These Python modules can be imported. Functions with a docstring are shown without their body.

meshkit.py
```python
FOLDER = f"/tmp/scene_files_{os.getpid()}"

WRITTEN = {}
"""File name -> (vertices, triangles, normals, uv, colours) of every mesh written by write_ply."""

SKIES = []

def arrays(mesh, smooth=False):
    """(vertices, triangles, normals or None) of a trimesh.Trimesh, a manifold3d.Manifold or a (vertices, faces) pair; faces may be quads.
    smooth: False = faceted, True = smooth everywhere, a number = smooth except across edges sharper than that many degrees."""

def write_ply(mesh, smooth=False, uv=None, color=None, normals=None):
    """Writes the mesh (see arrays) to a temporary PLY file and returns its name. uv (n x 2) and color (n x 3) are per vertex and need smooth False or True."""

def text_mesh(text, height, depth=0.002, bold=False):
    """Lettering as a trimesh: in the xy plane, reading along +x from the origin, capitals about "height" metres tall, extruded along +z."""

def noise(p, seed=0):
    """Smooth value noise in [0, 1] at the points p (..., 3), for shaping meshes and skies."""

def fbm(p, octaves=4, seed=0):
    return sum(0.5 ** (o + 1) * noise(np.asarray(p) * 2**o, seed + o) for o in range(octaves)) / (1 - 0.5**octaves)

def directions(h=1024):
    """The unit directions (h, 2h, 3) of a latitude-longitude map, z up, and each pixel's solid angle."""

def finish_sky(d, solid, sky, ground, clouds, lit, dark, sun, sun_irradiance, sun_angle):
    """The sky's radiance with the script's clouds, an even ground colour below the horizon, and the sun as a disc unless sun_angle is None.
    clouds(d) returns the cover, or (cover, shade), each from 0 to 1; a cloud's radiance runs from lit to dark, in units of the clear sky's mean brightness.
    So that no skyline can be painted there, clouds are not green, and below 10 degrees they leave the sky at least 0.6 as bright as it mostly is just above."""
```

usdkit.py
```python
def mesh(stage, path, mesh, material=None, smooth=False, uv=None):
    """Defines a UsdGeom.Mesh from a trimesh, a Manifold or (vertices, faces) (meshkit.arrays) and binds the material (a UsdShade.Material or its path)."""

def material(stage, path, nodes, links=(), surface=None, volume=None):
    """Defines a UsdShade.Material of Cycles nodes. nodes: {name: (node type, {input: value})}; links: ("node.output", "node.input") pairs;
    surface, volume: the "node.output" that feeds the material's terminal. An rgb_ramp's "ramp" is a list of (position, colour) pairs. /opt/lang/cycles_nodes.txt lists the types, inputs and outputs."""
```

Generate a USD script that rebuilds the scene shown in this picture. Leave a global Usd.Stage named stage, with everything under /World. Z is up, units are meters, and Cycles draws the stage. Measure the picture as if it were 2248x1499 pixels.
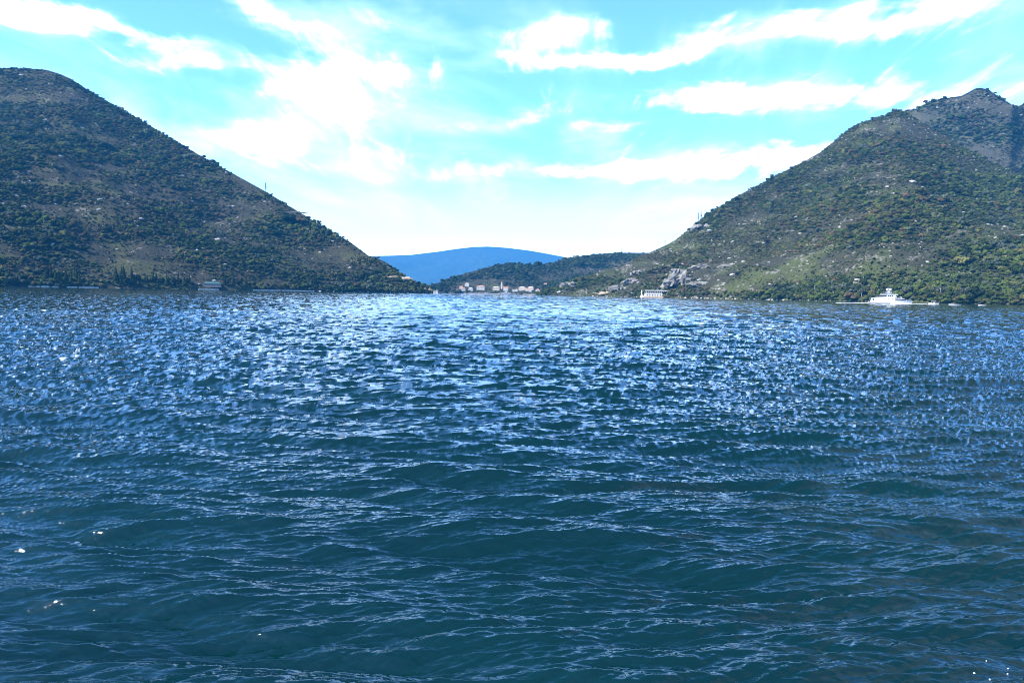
import math
import numpy as np
import trimesh
import meshkit
import usdkit
from pxr import Gf, Sdf, Usd, UsdGeom, UsdLux, UsdShade, Vt
from scipy.ndimage import map_coordinates

stage = Usd.Stage.CreateInMemory()
UsdGeom.SetStageUpAxis(stage, UsdGeom.Tokens.z)
UsdGeom.SetStageMetersPerUnit(stage, 1.0)
UsdGeom.Xform.Define(stage, "/World")
UsdGeom.Scope.Define(stage, "/World/Looks")

# ------------------------------------------------------------------ camera
W, H = 2248.0, 1499.0                  # the photograph's pixels, in which positions were measured
F = 1698.0                             # focal length in those pixels
EYE = np.array([0.0, 0.0, 3.0])
PITCH, ROLL = math.radians(3.555), math.radians(1.02)
EXPOSURE = 1.72
fwd = np.array([0.0, math.cos(PITCH), -math.sin(PITCH)])
up0 = np.array([0.0, math.sin(PITCH), math.cos(PITCH)])
rt0 = np.array([1.0, 0.0, 0.0])
rt = math.cos(ROLL) * rt0 + math.sin(ROLL) * up0
up = math.cos(ROLL) * up0 - math.sin(ROLL) * rt0
cam = UsdGeom.Camera.Define(stage, "/World/camera")
cam.CreateHorizontalApertureAttr(36.0)
cam.CreateVerticalApertureAttr(36.0 * H / W)
cam.CreateFocalLengthAttr(36.0 * F / W)
cam.CreateClippingRangeAttr(Gf.Vec2f(0.1, 200000.0))
cam.CreateFStopAttr(0.0)
cam.CreateExposureAttr(EXPOSURE)
m4 = Gf.Matrix4d(*[float(x) for r in (np.append(rt, 0), np.append(up, 0), np.append(-fwd, 0), np.append(EYE, 1)) for x in r])
cam.AddTransformOp().Set(m4)


def bearing(px, py):
    d = fwd + rt * (px - W / 2) / F - up * (py - H / 2) / F
    return d / np.linalg.norm(d)


def at(px, py, r):
    """The point seen in that direction at a ground distance r."""
    d = bearing(px, py)
    return EYE + d * (r / math.hypot(d[0], d[1]))


# ------------------------------------------------------------------ sky and sun
SUN_EL, SUN_AZ = math.radians(42.0), math.radians(-118.0)      # azimuth from +y towards +x
SKY_STRENGTH, SUN_INT = 0.15, 1.1


class Graph:
    def __init__(self):
        self.nodes, self.links, self.n = {}, [], 0

    def add(self, kind, values=None, **wires):
        self.n += 1
        name = f"n{self.n}"
        self.nodes[name] = (kind, dict(values or {}))
        for k, w in wires.items():
            self.links.append((w, f"{name}.{k}"))
        return name

    def math(self, op, *args, clamp=False):
        vals, wires = {"math_type": op, "use_clamp": clamp}, {}
        for k, a in zip(("value1", "value2", "value3"), args):
            if isinstance(a, str):
                wires[k] = a
            else:
                vals[k] = float(a)
        return self.add("math", vals, **wires) + ".value"

    def step(self, x, a, b, lo=0.0, hi=1.0):
        return self.add("map_range", {"range_type": "smoothstep", "from_min": a, "from_max": b, "to_min": lo, "to_max": hi, "clamp": True}, value=x) + ".result"

    def mix(self, fac, a, b, kind="mix"):
        vals, wires = {"mix_type": kind}, {}
        for k, v in (("fac", fac), ("color1", a), ("color2", b)):
            if isinstance(v, str):
                wires[k] = v
            else:
                vals[k] = v
        return self.add("mix", vals, **wires) + ".color"

    def noise(self, vec, scale, detail=4, rough=0.55, dist=0.0):
        return self.add("noise_texture", {"scale": scale, "detail": detail, "roughness": rough, "distortion": dist}, vector=vec)


g = Graph()
pos = g.add("geometry") + ".position"
sep = g.add("separate_xyz", vector=pos)
X, Y, Z = sep + ".x", sep + ".y", sep + ".z"
AZ = g.math("arctan2", X, Y)
EL = g.math("arcsine", Z)
# flat cloud layer seen in perspective: bands run away from the viewer
zz = g.math("add", g.math("maximum", Z, 0.0), 0.10)
cx = g.math("divide", X, zz)
cy = g.math("divide", Y, zz)
pl = g.add("combine_xyz", {"z": 2.3}, x=g.math("multiply", cx, 1.0), y=g.math("multiply", cy, 0.42)) + ".vector"
n1 = g.noise(pl, 1.15, 6, 0.58, 0.5) + ".fac"
pl2 = g.add("combine_xyz", {"z": 3.0}, x=g.math("multiply", cx, 1.0), y=g.math("multiply", cy, 0.22)) + ".vector"
n2 = g.noise(pl2, 6.5, 6, 0.62, 0.8) + ".fac"
# ragged edges for the single clouds
wob = g.add("combine_xyz", {"z": 0.0}, x=g.math("multiply", AZ, 6.0), y=g.math("multiply", EL, 17.0)) + ".vector"
wn = g.noise(wob, 1.6, 6, 0.6, 0.3)
wsep = g.add("separate_color", color=wn + ".color")
AZw = g.math("add", AZ, g.math("multiply", g.math("subtract", wsep + ".r", 0.5), 0.16))
ELw = g.math("add", EL, g.math("multiply", g.math("subtract", wsep + ".g", 0.5), 0.055))


def cloud(px, py, half_len, half_thick, tilt_px, gain=1.0):
    """One cloud of the sky: middle, half length and half thickness in photo pixels, and how far it rises over its half length."""
    d = bearing(px, py)
    u0, v0 = math.atan2(d[0], d[1]), math.asin(d[2])
    e = bearing(px + half_len, py - tilt_px)
    u1, v1 = math.atan2(e[0], e[1]), math.asin(e[2])
    a = math.hypot(u1 - u0, v1 - v0)
    c, s = (u1 - u0) / a, (v1 - v0) / a
    b = half_thick / F
    du, dv = g.math("subtract", AZw, u0), g.math("subtract", ELw, v0)
    p = g.math("multiply_add", du, c / a, g.math("multiply", dv, s / a))
    q = g.math("multiply_add", du, -s / b, g.math("multiply", dv, c / b))
    r2 = g.math("multiply_add", p, p, g.math("multiply", q, q))
    return g.math("multiply", g.math("exponent", g.math("multiply", r2, -1.0)), gain)


clouds = [cloud(60, 32, 220, 24, -20, 1.0), cloud(310, 80, 210, 26, -45, 0.9), cloud(400, 138, 130, 17, -12, .8),
          cloud(700, 185, 160, 55, 0, .95), cloud(580, 305, 180, 36, 25, .85), cloud(620, 50, 250, 26, -95, .7), cloud(860, 60, 260, 26, -40, .45), cloud(740, 250, 50, 34, 0, .5),
          cloud(1230, 70, 110, 24, 8, .6), cloud(1340, 136, 150, 18, 8, 1.0), cloud(1900, 45, 460, 32, 62, 1.05), cloud(1560, 105, 200, 28, 40, .7),
          cloud(1640, 195, 270, 26, 30, .75), cloud(1720, 222, 310, 22, 14, 1.0), cloud(1350, 372, 600, 22, 34, .9), cloud(1900, 335, 450, 26, 20, .7),
          cloud(1110, 268, 150, 20, 12, .7), cloud(1320, 292, 90, 16, 12, .6), cloud(1080, 130, 120, 18, 15, .5), cloud(2150, 120, 260, 60, 10, .55),
          cloud(2100, 250, 300, 45, 0, .6), cloud(820, 335, 120, 28, 5, .5)]
tot = clouds[0]
for c in clouds[1:]:
    tot = g.math("add", tot, c)
field = g.math("multiply_add", g.math("subtract", n1, 0.5), 0.9, g.math("multiply", g.math("subtract", n2, 0.5), 2.7))
cover = g.step(g.math("add", g.math("minimum", g.math("multiply", tot, 1.12), 1.5), field), 0.41, 1.70)
veil = g.step(g.math("add", n1, g.math("multiply", tot, 0.20)), 0.45, 0.85, 0.0, 0.42)
sky = g.add("sky_texture", {"sky_type": "single_scattering", "sun_disc": False, "sun_elevation": SUN_EL, "sun_rotation": SUN_AZ, "altitude": 0.0, "air_density": 1.0, "aerosol_density": 0.12, "ozone_density": 3.0}) + ".color"
tint = g.mix(1.0, sky, (0.42, 0.66, 0.97), "multiply")
CLOUD = (6.6, 7.4, 7.8)
GLOW = (4.1, 4.7, 4.95)
glow = g.step(EL, 0.035, 0.17, 0.85, 0.0)
c0 = g.mix(veil, tint, CLOUD)
c1 = g.mix(glow, c0, GLOW)
c2 = g.mix(cover, c1, CLOUD)
bg = g.add("background_shader", {"strength": SKY_STRENGTH}, color=c2)
sky_look = usdkit.material(stage, "/World/Looks/sky_look", g.nodes, g.links, surface=f"{bg}.background")
dome = UsdLux.DomeLight.Define(stage, "/World/sky")
dome.GetPrim().SetCustomDataByKey("kind", "structure")
UsdShade.MaterialBindingAPI.Apply(dome.GetPrim()).Bind(sky_look)

sun = UsdLux.DistantLight.Define(stage, "/World/sun")
sun.CreateNormalizeAttr(True)
sun.CreateIntensityAttr(SUN_INT)
sun.CreateAngleAttr(0.5)
sun.CreateColorAttr(Gf.Vec3f(1.0, 0.95, 0.86))
to_sun = np.array([math.cos(SUN_EL) * math.sin(SUN_AZ), math.cos(SUN_EL) * math.cos(SUN_AZ), math.sin(SUN_EL)])
sx = np.cross([0, 0, 1.0], to_sun)
sx /= np.linalg.norm(sx)
sy = np.cross(to_sun, sx)
sun.AddTransformOp().Set(Gf.Matrix4d(*[float(x) for r in (np.append(sx, 0), np.append(sy, 0), np.append(to_sun, 0), (0, 0, 0, 1)) for x in r]))

# ------------------------------------------------------------------ helpers
counts = {}
HAZE_DENSITY = 3.8e-5


def numbered(parent, name):
    k = (parent, name)
    counts[k] = counts.get(k, -1) + 1
    return f"{parent}/{name}" + (f"_{counts[k]:03d}" if counts[k] else "")


def tag(prim, label=None, category=None, group=None, kind=None):
    for k, v in (("label", label), ("category", category), ("group", group), ("kind", kind)):
        if v:
            prim.SetCustomDataByKey(k, v)
    return prim


def thing(name, label, category, loc, rotz=0.0, group=None, scale=None):
    x = UsdGeom.Xform.Define(stage, numbered("/World", name))
    x.AddTranslateOp().Set(Gf.Vec3d(*map(float, loc)))
    x.AddRotateZOp().Set(float(math.degrees(rotz)))
    x.AddScaleOp().Set(Gf.Vec3f(*(map(float, scale) if scale is not None else (1, 1, 1))))
    return tag(x.GetPrim(), label, category, group)


def dup(src, loc, rotz, label, scale=(1, 1, 1), group=None):
    name = src.GetName()
    x = UsdGeom.Xform.Define(stage, numbered("/World", name))
    x.GetPrim().GetReferences().AddInternalReference(src.GetPath())
    x.GetPrim().SetInstanceable(True)
    x.GetPrim().GetAttribute("xformOp:translate").Set(Gf.Vec3d(*map(float, loc)))
    x.GetPrim().GetAttribute("xformOp:rotateZ").Set(float(math.degrees(rotz)))
    x.GetPrim().GetAttribute("xformOp:scale").Set(Gf.Vec3f(*map(float, scale)))
    return tag(x.GetPrim(), label, src.GetCustomDataByKey("category"), group or src.GetCustomDataByKey("group"))


def part(parent, name, mesh, mat, smooth=False, label=None):
    path = numbered(str(parent.GetPath()), name)
    return tag(usdkit.mesh(stage, path, mesh, mat, smooth).GetPrim(), label)


def solo(name, mesh, mat, label=None, category=None, group=None, kind=None, smooth=False):
    return tag(usdkit.mesh(stage, numbered("/World", name), mesh, mat, smooth).GetPrim(), label, category, group, kind)


def raw_mesh(path, v, f, n, mat):
    m = UsdGeom.Mesh.Define(stage, path)
    m.CreatePointsAttr(Vt.Vec3fArray.FromNumpy(v.astype(np.float32)))
    m.CreateFaceVertexCountsAttr(Vt.IntArray.FromNumpy(np.full(len(f), f.shape[1], np.int32)))
    m.CreateFaceVertexIndicesAttr(Vt.IntArray.FromNumpy(f.astype(np.int32).ravel()))
    m.CreateSubdivisionSchemeAttr("none")
    m.CreateNormalsAttr(Vt.Vec3fArray.FromNumpy(n.astype(np.float32)))
    m.SetNormalsInterpolation("vertex")
    UsdShade.MaterialBindingAPI.Apply(m.GetPrim()).Bind(mat)
    return m.GetPrim()


def plain(name, color, rough=0.6, vary=0.12, scale=1.5, metallic=0.0):
    """A surface with a slight uneven tone."""
    c = np.array(color, float)
    return usdkit.material(stage, f"/World/Looks/{name}", {
        "t": ("texture_coordinate", {}), "n": ("noise_texture", {"scale": scale, "detail": 4.0}),
        "r": ("rgb_ramp", {"ramp": [(0.3, tuple(c * (1 - vary))), (0.7, tuple(np.minimum(c * (1 + vary), 0.95)))]}),
        "p": ("principled_bsdf", {"roughness": rough, "metallic": metallic})},
        [("t.object", "n.vector"), ("n.fac", "r.fac"), ("r.color", "p.base_color")], surface="p.BSDF")


def foliage(name, dark, light, through=0.2):
    gg = Graph()
    rnd = gg.add("object_info") + ".random"
    ps = gg.add("geometry")
    nz = gg.noise(ps + ".position", 0.35, 2) + ".fac"
    big = gg.noise(ps + ".position", 0.011, 3, 0.6) + ".fac"
    fac = gg.math("multiply_add", rnd, 0.55, gg.math("multiply_add", nz, 0.35, gg.math("multiply", gg.math("subtract", big, 0.5), 1.2)), clamp=True)
    col = gg.mix(fac, dark, light)
    dif = gg.add("diffuse_bsdf", {}, color=col)
    tr = gg.add("translucent_bsdf", {}, color=col)
    mx = gg.add("mix_closure", {"fac": through}, closure1=dif + ".BSDF", closure2=tr + ".BSDF")
    return usdkit.material(stage, f"/World/Looks/{name}", gg.nodes, gg.links, surface=mx + ".closure")


def box(x0, x1, y0, y1, z0, z1):
    b = trimesh.creation.box([x1 - x0, y1 - y0, z1 - z0])
    b.apply_translation([(x0 + x1) / 2, (y0 + y1) / 2, (z0 + z1) / 2])
    return b


def cyl(p0, p1, r, n=8):
    return trimesh.creation.cylinder(r, segment=[p0, p1], sections=n)


def join(*ms):
    return trimesh.util.concatenate([m for m in ms])


def prism_xz(poly, y0, y1):
    """Side outline (x, z) given thickness across y."""
    from shapely.geometry import Polygon
    m = trimesh.creation.extrude_polygon(Polygon(poly), y1 - y0, engine="earcut")
    v = m.vertices.copy()
    m.vertices = np.stack([v[:, 0], y1 - v[:, 2], v[:, 1]], 1)
    return m


# ------------------------------------------------------------------ sea
def wave_tile(size, n, seed, peak, cut_lo, cut_hi, wind, spread, rms):
    rng = np.random.default_rng(seed)
    k1 = np.fft.fftfreq(n, size / n) * 2 * np.pi
    kx, ky = np.meshgrid(k1, k1, indexing="ij")
    k = np.hypot(kx, ky)
    k[0, 0] = 1
    kp = 2 * np.pi / peak
    s = k ** -3.7 * np.exp(-1.25 * (kp / k) ** 2)
    s *= 1 + 2.0 * np.exp(-((np.sqrt(k / kp) - 1) ** 2) / 0.08)
    ca = (kx * math.cos(wind) + ky * math.sin(wind)) / k
    p = spread * np.clip(np.sqrt(kp / k), 0.75, 1.4)
    s *= np.abs(ca) ** p * np.where(ca > 0, 1, 0.25)
    s[(k < 2 * np.pi / cut_lo) | (k > 2 * np.pi / cut_hi)] = 0
    s[0, 0] = 0
    hk = (rng.normal(size=(n, n)) + 1j * rng.normal(size=(n, n))) * np.sqrt(s)
    f = lambda z: np.fft.ifft2(z).real  # noqa: E731
    h = f(hk)
    a = rms / h.std()
    out = [h, f(-1j * kx / k * hk), f(-1j * ky / k * hk), f(1j * kx * hk), f(1j * ky * hk), f(kx * kx / k * hk), f(ky * ky / k * hk)]
    return size, n, [(o * a).astype(np.float32) for o in out]


def sample(tile, x, y):
    size, n, fields = tile
    c = np.stack([x, y]) * (n / size)
    return [map_coordinates(q, c, order=1, mode="grid-wrap") for q in fields]


tiles = [wave_tile(163.0, 1024, 3, 7.5, 70.0, 2.6, math.radians(-95), 12.0, 0.050),
         wave_tile(47.0, 1024, 5, 2.3, 30.0, 0.6, math.radians(-101), 20.0, 0.060),
         wave_tile(17.3, 1024, 8, 0.66, 1.6, 0.06, math.radians(-83), 40.0, 0.0235),
         wave_tile(5.3, 1024, 9, 0.24, 0.5, 0.03, math.radians(-92), 9.0, 0.0046)]


def sea_displace(x, y, chop=0.95):
    acc = [0] * 7
    r2 = x * x + y * y
    fade = (1.0, 1 / (1 + (r2 / 320.0 ** 2)), 1 / (1 + (r2 / 62.0 ** 2) ** 1.5), 1 / (1 + r2 / 500.0))   # ripples too fine for the sheet's mesh die out with distance
    for k, t in enumerate(tiles):
        acc = [a + b * fade[k] for a, b in zip(acc, sample(t, x, y))]
    h, dx, dy, hx, hy, dxx, dyy = acc
    nx = -hx / np.maximum(1 - chop * dxx, 0.6)
    ny = -hy / np.maximum(1 - chop * dyy, 0.6)
    return h, dx * chop, dy * chop, nx, ny


r, rows = 1.2, []
jit = np.random.default_rng(21)
while r < 15000:
    rows.append(r)
    r += 0.06 if r < 4.5 else min(max(r * r / (EYE[2] * F * 1024 / W) * 0.62, 0.012), (0.0068 if r < 110 else 0.010 if r < 400 else 0.014) * r) * (1.0 if r < 60 else jit.uniform(0.7, 1.3))
rows = np.array(rows)
half = math.radians(40)
ang = np.concatenate([np.linspace(-half, half, 900), np.linspace(half, 2 * math.pi - half, 62)[1:-1]])
R, A = np.meshgrid(rows, ang, indexing="ij")
px_, py_ = (R * np.sin(A)).ravel(), (R * np.cos(A)).ravel()
h, dx, dy, nx, ny = sea_displace(px_, py_)
wind_patch = 0.75 + 0.5 * meshkit.fbm(np.stack([px_ / 55, py_ / 90, 0 * px_], 1), 3, 3)
far = 1 / (1 + (R.ravel() / 2500) ** 2)
h, nx, ny = h * wind_patch * far, nx * wind_patch, ny * wind_patch
v = np.stack([px_ + dx * wind_patch * far, py_ + dy * wind_patch * far, h], 1)
n = np.stack([nx, ny, np.ones_like(nx)], 1)
n /= np.linalg.norm(n, axis=1, keepdims=True)
nr, nc = R.shape
i, j = np.meshgrid(np.arange(nr - 1), np.arange(nc), indexing="ij")
jn = (j + 1) % nc
faces = np.stack([i * nc + j, i * nc + jn, (i + 1) * nc + jn, (i + 1) * nc + j], -1).reshape(-1, 4)
gw = Graph()
wp = gw.add("geometry") + ".position"
wm = gw.add("mapping", {"scale": (0.4, 1.7, 1.0)}, vector=wp) + ".vector"
ripple = gw.noise(wm, 7.0, 3, 0.6, 0.4) + ".fac"
bmp = gw.add("bump", {"strength": 0.20, "distance": 0.02}, height=ripple)
depth = gw.noise(wp, 0.25, 3) + ".fac"
wcol = gw.mix(depth, (0.0002, 0.0072, 0.0074), (0.0003, 0.0145, 0.0135))
wb = gw.add("principled_bsdf", {"roughness": 0.035, "ior": 1.45, "specular_ior_level": 0.5}, base_color=wcol, normal=bmp + ".normal")
sea_look = usdkit.material(stage, "/World/Looks/sea_look", gw.nodes, gw.links, surface=wb + ".BSDF")
tag(raw_mesh("/World/sea", v, faces, n, sea_look), kind="structure")


# ------------------------------------------------------------------ hills
def ground_look(name, soil, rock, grass, rock_at, grass_at):
    gg = Graph()
    p = gg.add("geometry") + ".position"
    a = gg.noise(p, 0.035, 5, 0.6) + ".fac"
    b = gg.noise(p, 0.16, 5, 0.65) + ".fac"
    c = gg.noise(p, 0.012, 4, 0.55) + ".fac"
    col = gg.mix(gg.step(c, grass_at, grass_at + 0.16), soil, grass)
    col = gg.mix(gg.step(gg.math("multiply_add", a, 0.5, gg.math("multiply", b, 0.5)), rock_at, rock_at + 0.08), col, rock)
    bm = gg.add("bump", {"strength": 0.9, "distance": 2.0}, height=b)
    s = gg.add("principled_bsdf", {"roughness": 0.95, "specular_ior_level": 0.1}, base_color=col, normal=bm + ".normal")
    return usdkit.material(stage, f"/World/Looks/{name}", gg.nodes, gg.links, surface=s + ".BSDF")


class Hill:
    """A slope from a shore line up to a ridge and down behind it. sil: (px, py, ridge distance); shore: (px, py, shore distance)."""

    def __init__(self, sil, shore, cols, rows=70, lower=4.0, bulge=0.1, rough=0.1, seed=1, cell=260.0, lip=2.5, back=1.35):
        sil, shore = np.array(sil, float), np.array(shore, float)
        t = np.linspace(sil[0, 0], sil[-1, 0], cols)
        rp = np.array([at(x, np.interp(x, sil[:, 0], sil[:, 1]), np.interp(x, sil[:, 0], sil[:, 2])) for x in t])
        sp = np.array([at(x, np.interp(x, shore[:, 0], shore[:, 1]), np.interp(x, shore[:, 0], shore[:, 2])) for x in t])
        rp[:, 2] = np.maximum(rp[:, 2] - lower, 0.4)
        s = np.concatenate([[-0.012, 0.0, 0.006, 0.014], np.linspace(0.025, 1, rows)])
        P = sp[:, None, :2] + (rp[:, None, :2] - sp[:, None, :2]) * s[None, :, None]
        prof = np.clip(s, 0, 1) + bulge * np.sin(np.pi * np.clip(s, 0, 1)) * (0.25 - np.clip(s, 0, 1)) * 2
        Z = rp[:, 2:3] * prof[None, :]
        wob = meshkit.fbm(np.stack([P[..., 0] / cell, P[..., 1] / cell, 0 * P[..., 0] + seed], -1), 5, seed) - 0.5
        fine = meshkit.fbm(np.stack([P[..., 0] / 35, P[..., 1] / 35, 0 * P[..., 0] + seed], -1), 3, seed + 9) - 0.5
        w = np.clip(s * 6, 0, 1) * np.clip((1 - s) * 4, 0, 1)
        Z = Z + (wob * 2 * rough * rp[:, 2:3] + fine * 7) * w[None, :]
        coast = lip * (0.6 + 0.8 * meshkit.fbm(np.stack([P[:, 0, 0] / 18, P[:, 0, 1] / 18, 0 * t], -1), 3, seed + 3))
        Z = np.maximum(Z, 0) + coast[:, None] * np.clip((s[None, :] + 0.001) / 0.012, 0, 1) * np.clip((1.02 - s) * 8, 0, 1)[None, :]
        Z[:, 0] = -4.0
        Z[:, 1] = -0.3
        self.n_front = len(s)
        bs = np.linspace(1.04, back, 10)
        Pb = sp[:, None, :2] + (rp[:, None, :2] - sp[:, None, :2]) * bs[None, :, None] + (rp[:, None, :2] / np.linalg.norm(rp[:, None, :2], axis=-1, keepdims=True)) * ((bs - 1) * 260)[None, :, None]
        Zb = rp[:, 2:3] * np.clip(1 - ((bs - 1) / (back - 1)) ** 1.3, 0, 1)[None, :] - 3 * ((bs - 1) / (back - 1))[None, :]
        self.P = np.concatenate([np.concatenate([P, Pb], 1), np.concatenate([Z, Zb], 1)[..., None]], -1)
        self.t, self.s = t, s

    def mesh(self):
        c, r = self.P.shape[:2]
        i, j = np.meshgrid(np.arange(c - 1), np.arange(r - 1), indexing="ij")
        f = np.stack([i * r + j, (i + 1) * r + j, (i + 1) * r + j + 1, i * r + j + 1], -1).reshape(-1, 4)
        return self.P.reshape(-1, 3), f

    def scatter(self, count, rng, t_lo=None, t_hi=None, s_lo=0.015, s_hi=1.0):
        """Points spread evenly over the slope that faces the water, with the tilt of the ground there. Returns points, the fractions up the slope and the photo column."""
        Q = self.P[:, : self.n_front]
        e1, e2 = Q[1:, :-1] - Q[:-1, :-1], Q[:-1, 1:] - Q[:-1, :-1]
        area = np.linalg.norm(np.cross(e1, e2), axis=-1)
        tm, sm = (self.t[1:] + self.t[:-1]) / 2, (self.s[1:] + self.s[:-1]) / 2
        ok = (sm[None, :] > s_lo) & (sm[None, :] <= s_hi) & (tm[:, None] > (t_lo if t_lo is not None else -1e9)) & (tm[:, None] < (t_hi if t_hi is not None else 1e9))
        w = (area * ok).ravel()
        k = rng.choice(len(w), count, p=w / w.sum())
        i, j = np.unravel_index(k, area.shape)
        a, b = rng.random((2, count))
        q = Q[i, j] * ((1 - a) * (1 - b))[:, None] + Q[i + 1, j] * (a * (1 - b))[:, None] + Q[i, j + 1] * ((1 - a) * b)[:, None] + Q[i + 1, j + 1] * (a * b)[:, None]
        return q, sm[j], tm[i]

    def on(self, px, s):
        """The point of the slope in photo column px, a fraction s of the way from shore to ridge."""
        i = np.interp(px, self.t, np.arange(len(self.t)))
        j = np.interp(s, self.s, np.arange(len(self.s)))
        i0, j0 = min(int(i), len(self.t) - 2), min(int(j), len(self.s) - 2)
        a, b = i - i0, j - j0
        Q = self.P
        return Q[i0, j0] * (1 - a) * (1 - b) + Q[i0 + 1, j0] * a * (1 - b) + Q[i0, j0 + 1] * (1 - a) * b + Q[i0 + 1, j0 + 1] * a * b

    def seen(self, px, py):
        """The point of the slope seen at that photo pixel."""
        e = lambda p: (p[2] - EYE[2]) / math.hypot(p[0], p[1])  # noqa: E731
        d = bearing(px, py)
        want, ss = d[2] / math.hypot(d[0], d[1]), np.linspace(0.01, 1.0, 150)
        es = [e(self.on(px, s)) for s in ss]
        k = next((k for k, x in enumerate(es) if x >= want), len(ss) - 1)
        return self.on(px, ss[k])


left_sil = [(-900, 90, 2700), (-500, 120, 2600), (-200, 135, 2500), (0, 147, 2420), (53, 147, 2400), (98, 150, 2380), (125, 157, 2350), (151, 168, 2320), (173, 181, 2300), (200, 199, 2280), (236, 219, 2250), (267, 237, 2220),
            (305, 258, 2180), (356, 289, 2120), (389, 308, 2080), (423, 328, 2040), (467, 355, 1980), (498, 370, 1940), (520, 382, 1910), (562, 405, 1860), (586, 418, 1830), (631, 446, 1780), (671, 470, 1730), (716, 497, 1690),
            (767, 526, 1640), (809, 557, 1600), (838, 567, 1585), (873, 588, 1560), (893, 612, 1545), (922, 620, 1535), (944, 628, 1530), (953, 638, 1528), (957, 644, 1526)]
left_shore = [(-900, 611, 1200), (0, 627, 1250), (140, 629, 1270), (500, 636, 1340), (700, 640, 1420), (900, 643, 1490), (957, 645, 1520)]
right_sil = [(1176, 646, 1700), (1190, 641, 1705), (1205, 634, 1710), (1236, 620, 1720), (1265, 612, 1725), (1298, 600, 1730), (1320, 591, 1740), (1366, 580, 1750), (1391, 565, 1755), (1422, 553, 1760), (1451, 540, 1780), (1467, 532, 1790),
             (1482, 524, 1800), (1500, 510, 1815), (1514, 498, 1825), (1531, 485, 1840), (1540, 478, 1850), (1553, 465, 1860), (1576, 452, 1880), (1598, 440, 1900), (1624, 424, 1930), (1699, 385, 2000), (1774, 346, 2060), (1800, 332, 2080),
             (1830, 308, 2110), (1860, 284, 2140), (1890, 266, 2160), (1940, 252, 2200), (1966, 239, 2210), (1990, 244, 2220), (2050, 282, 2200), (2120, 322, 2180), (2180, 354, 2160), (2248, 385, 2140), (2400, 430, 2100), (2800, 470, 2000), (3200, 480, 2000)]
right_shore = [(1176, 649, 1690), (1300, 651, 1600), (1420, 654, 1480), (1640, 657, 1330), (1900, 663, 1200), (2248, 668, 1130), (2800, 679, 1080), (3200, 686, 1080)]
back_sil = [(1760, 420, 2646), (1880, 310, 2646), (1966, 250, 2646), (1985, 242, 2646), (2010, 238, 2646), (2040, 222, 2654), (2070, 215, 2662), (2110, 210, 2671), (2128, 201, 2679), (2140, 194, 2688), (2152, 192, 2688), (2170, 196, 2688), (2185, 206, 2688), (2200, 216, 2688),
            (2222, 229, 2688), (2236, 232, 2730), (2260, 222, 2772), (2400, 170, 2772), (2800, 120, 2772), (3200, 130, 2772)]
back_shore = [(1760, 650, 2250), (3200, 686, 2250)]
mid_sil = [(700, 640, 2350), (860, 636, 2380), (946, 626, 2400), (964, 620, 2420), (971, 613, 2440), (1001, 604, 2500), (1035, 594, 2560), (1069, 585, 2620), (1103, 579, 2660), (1154, 578, 2700), (1187, 579, 2720), (1221, 574, 2760), (1247, 565, 2820), (1279, 561, 2860),
           (1302, 556, 2900), (1349, 553, 2950), (1417, 553, 2980), (1500, 550, 3000), (1700, 540, 3000)]
mid_shore = [(700, 641, 2300), (957, 646, 2330), (1200, 648, 2300), (1700, 656, 2250)]
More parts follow.
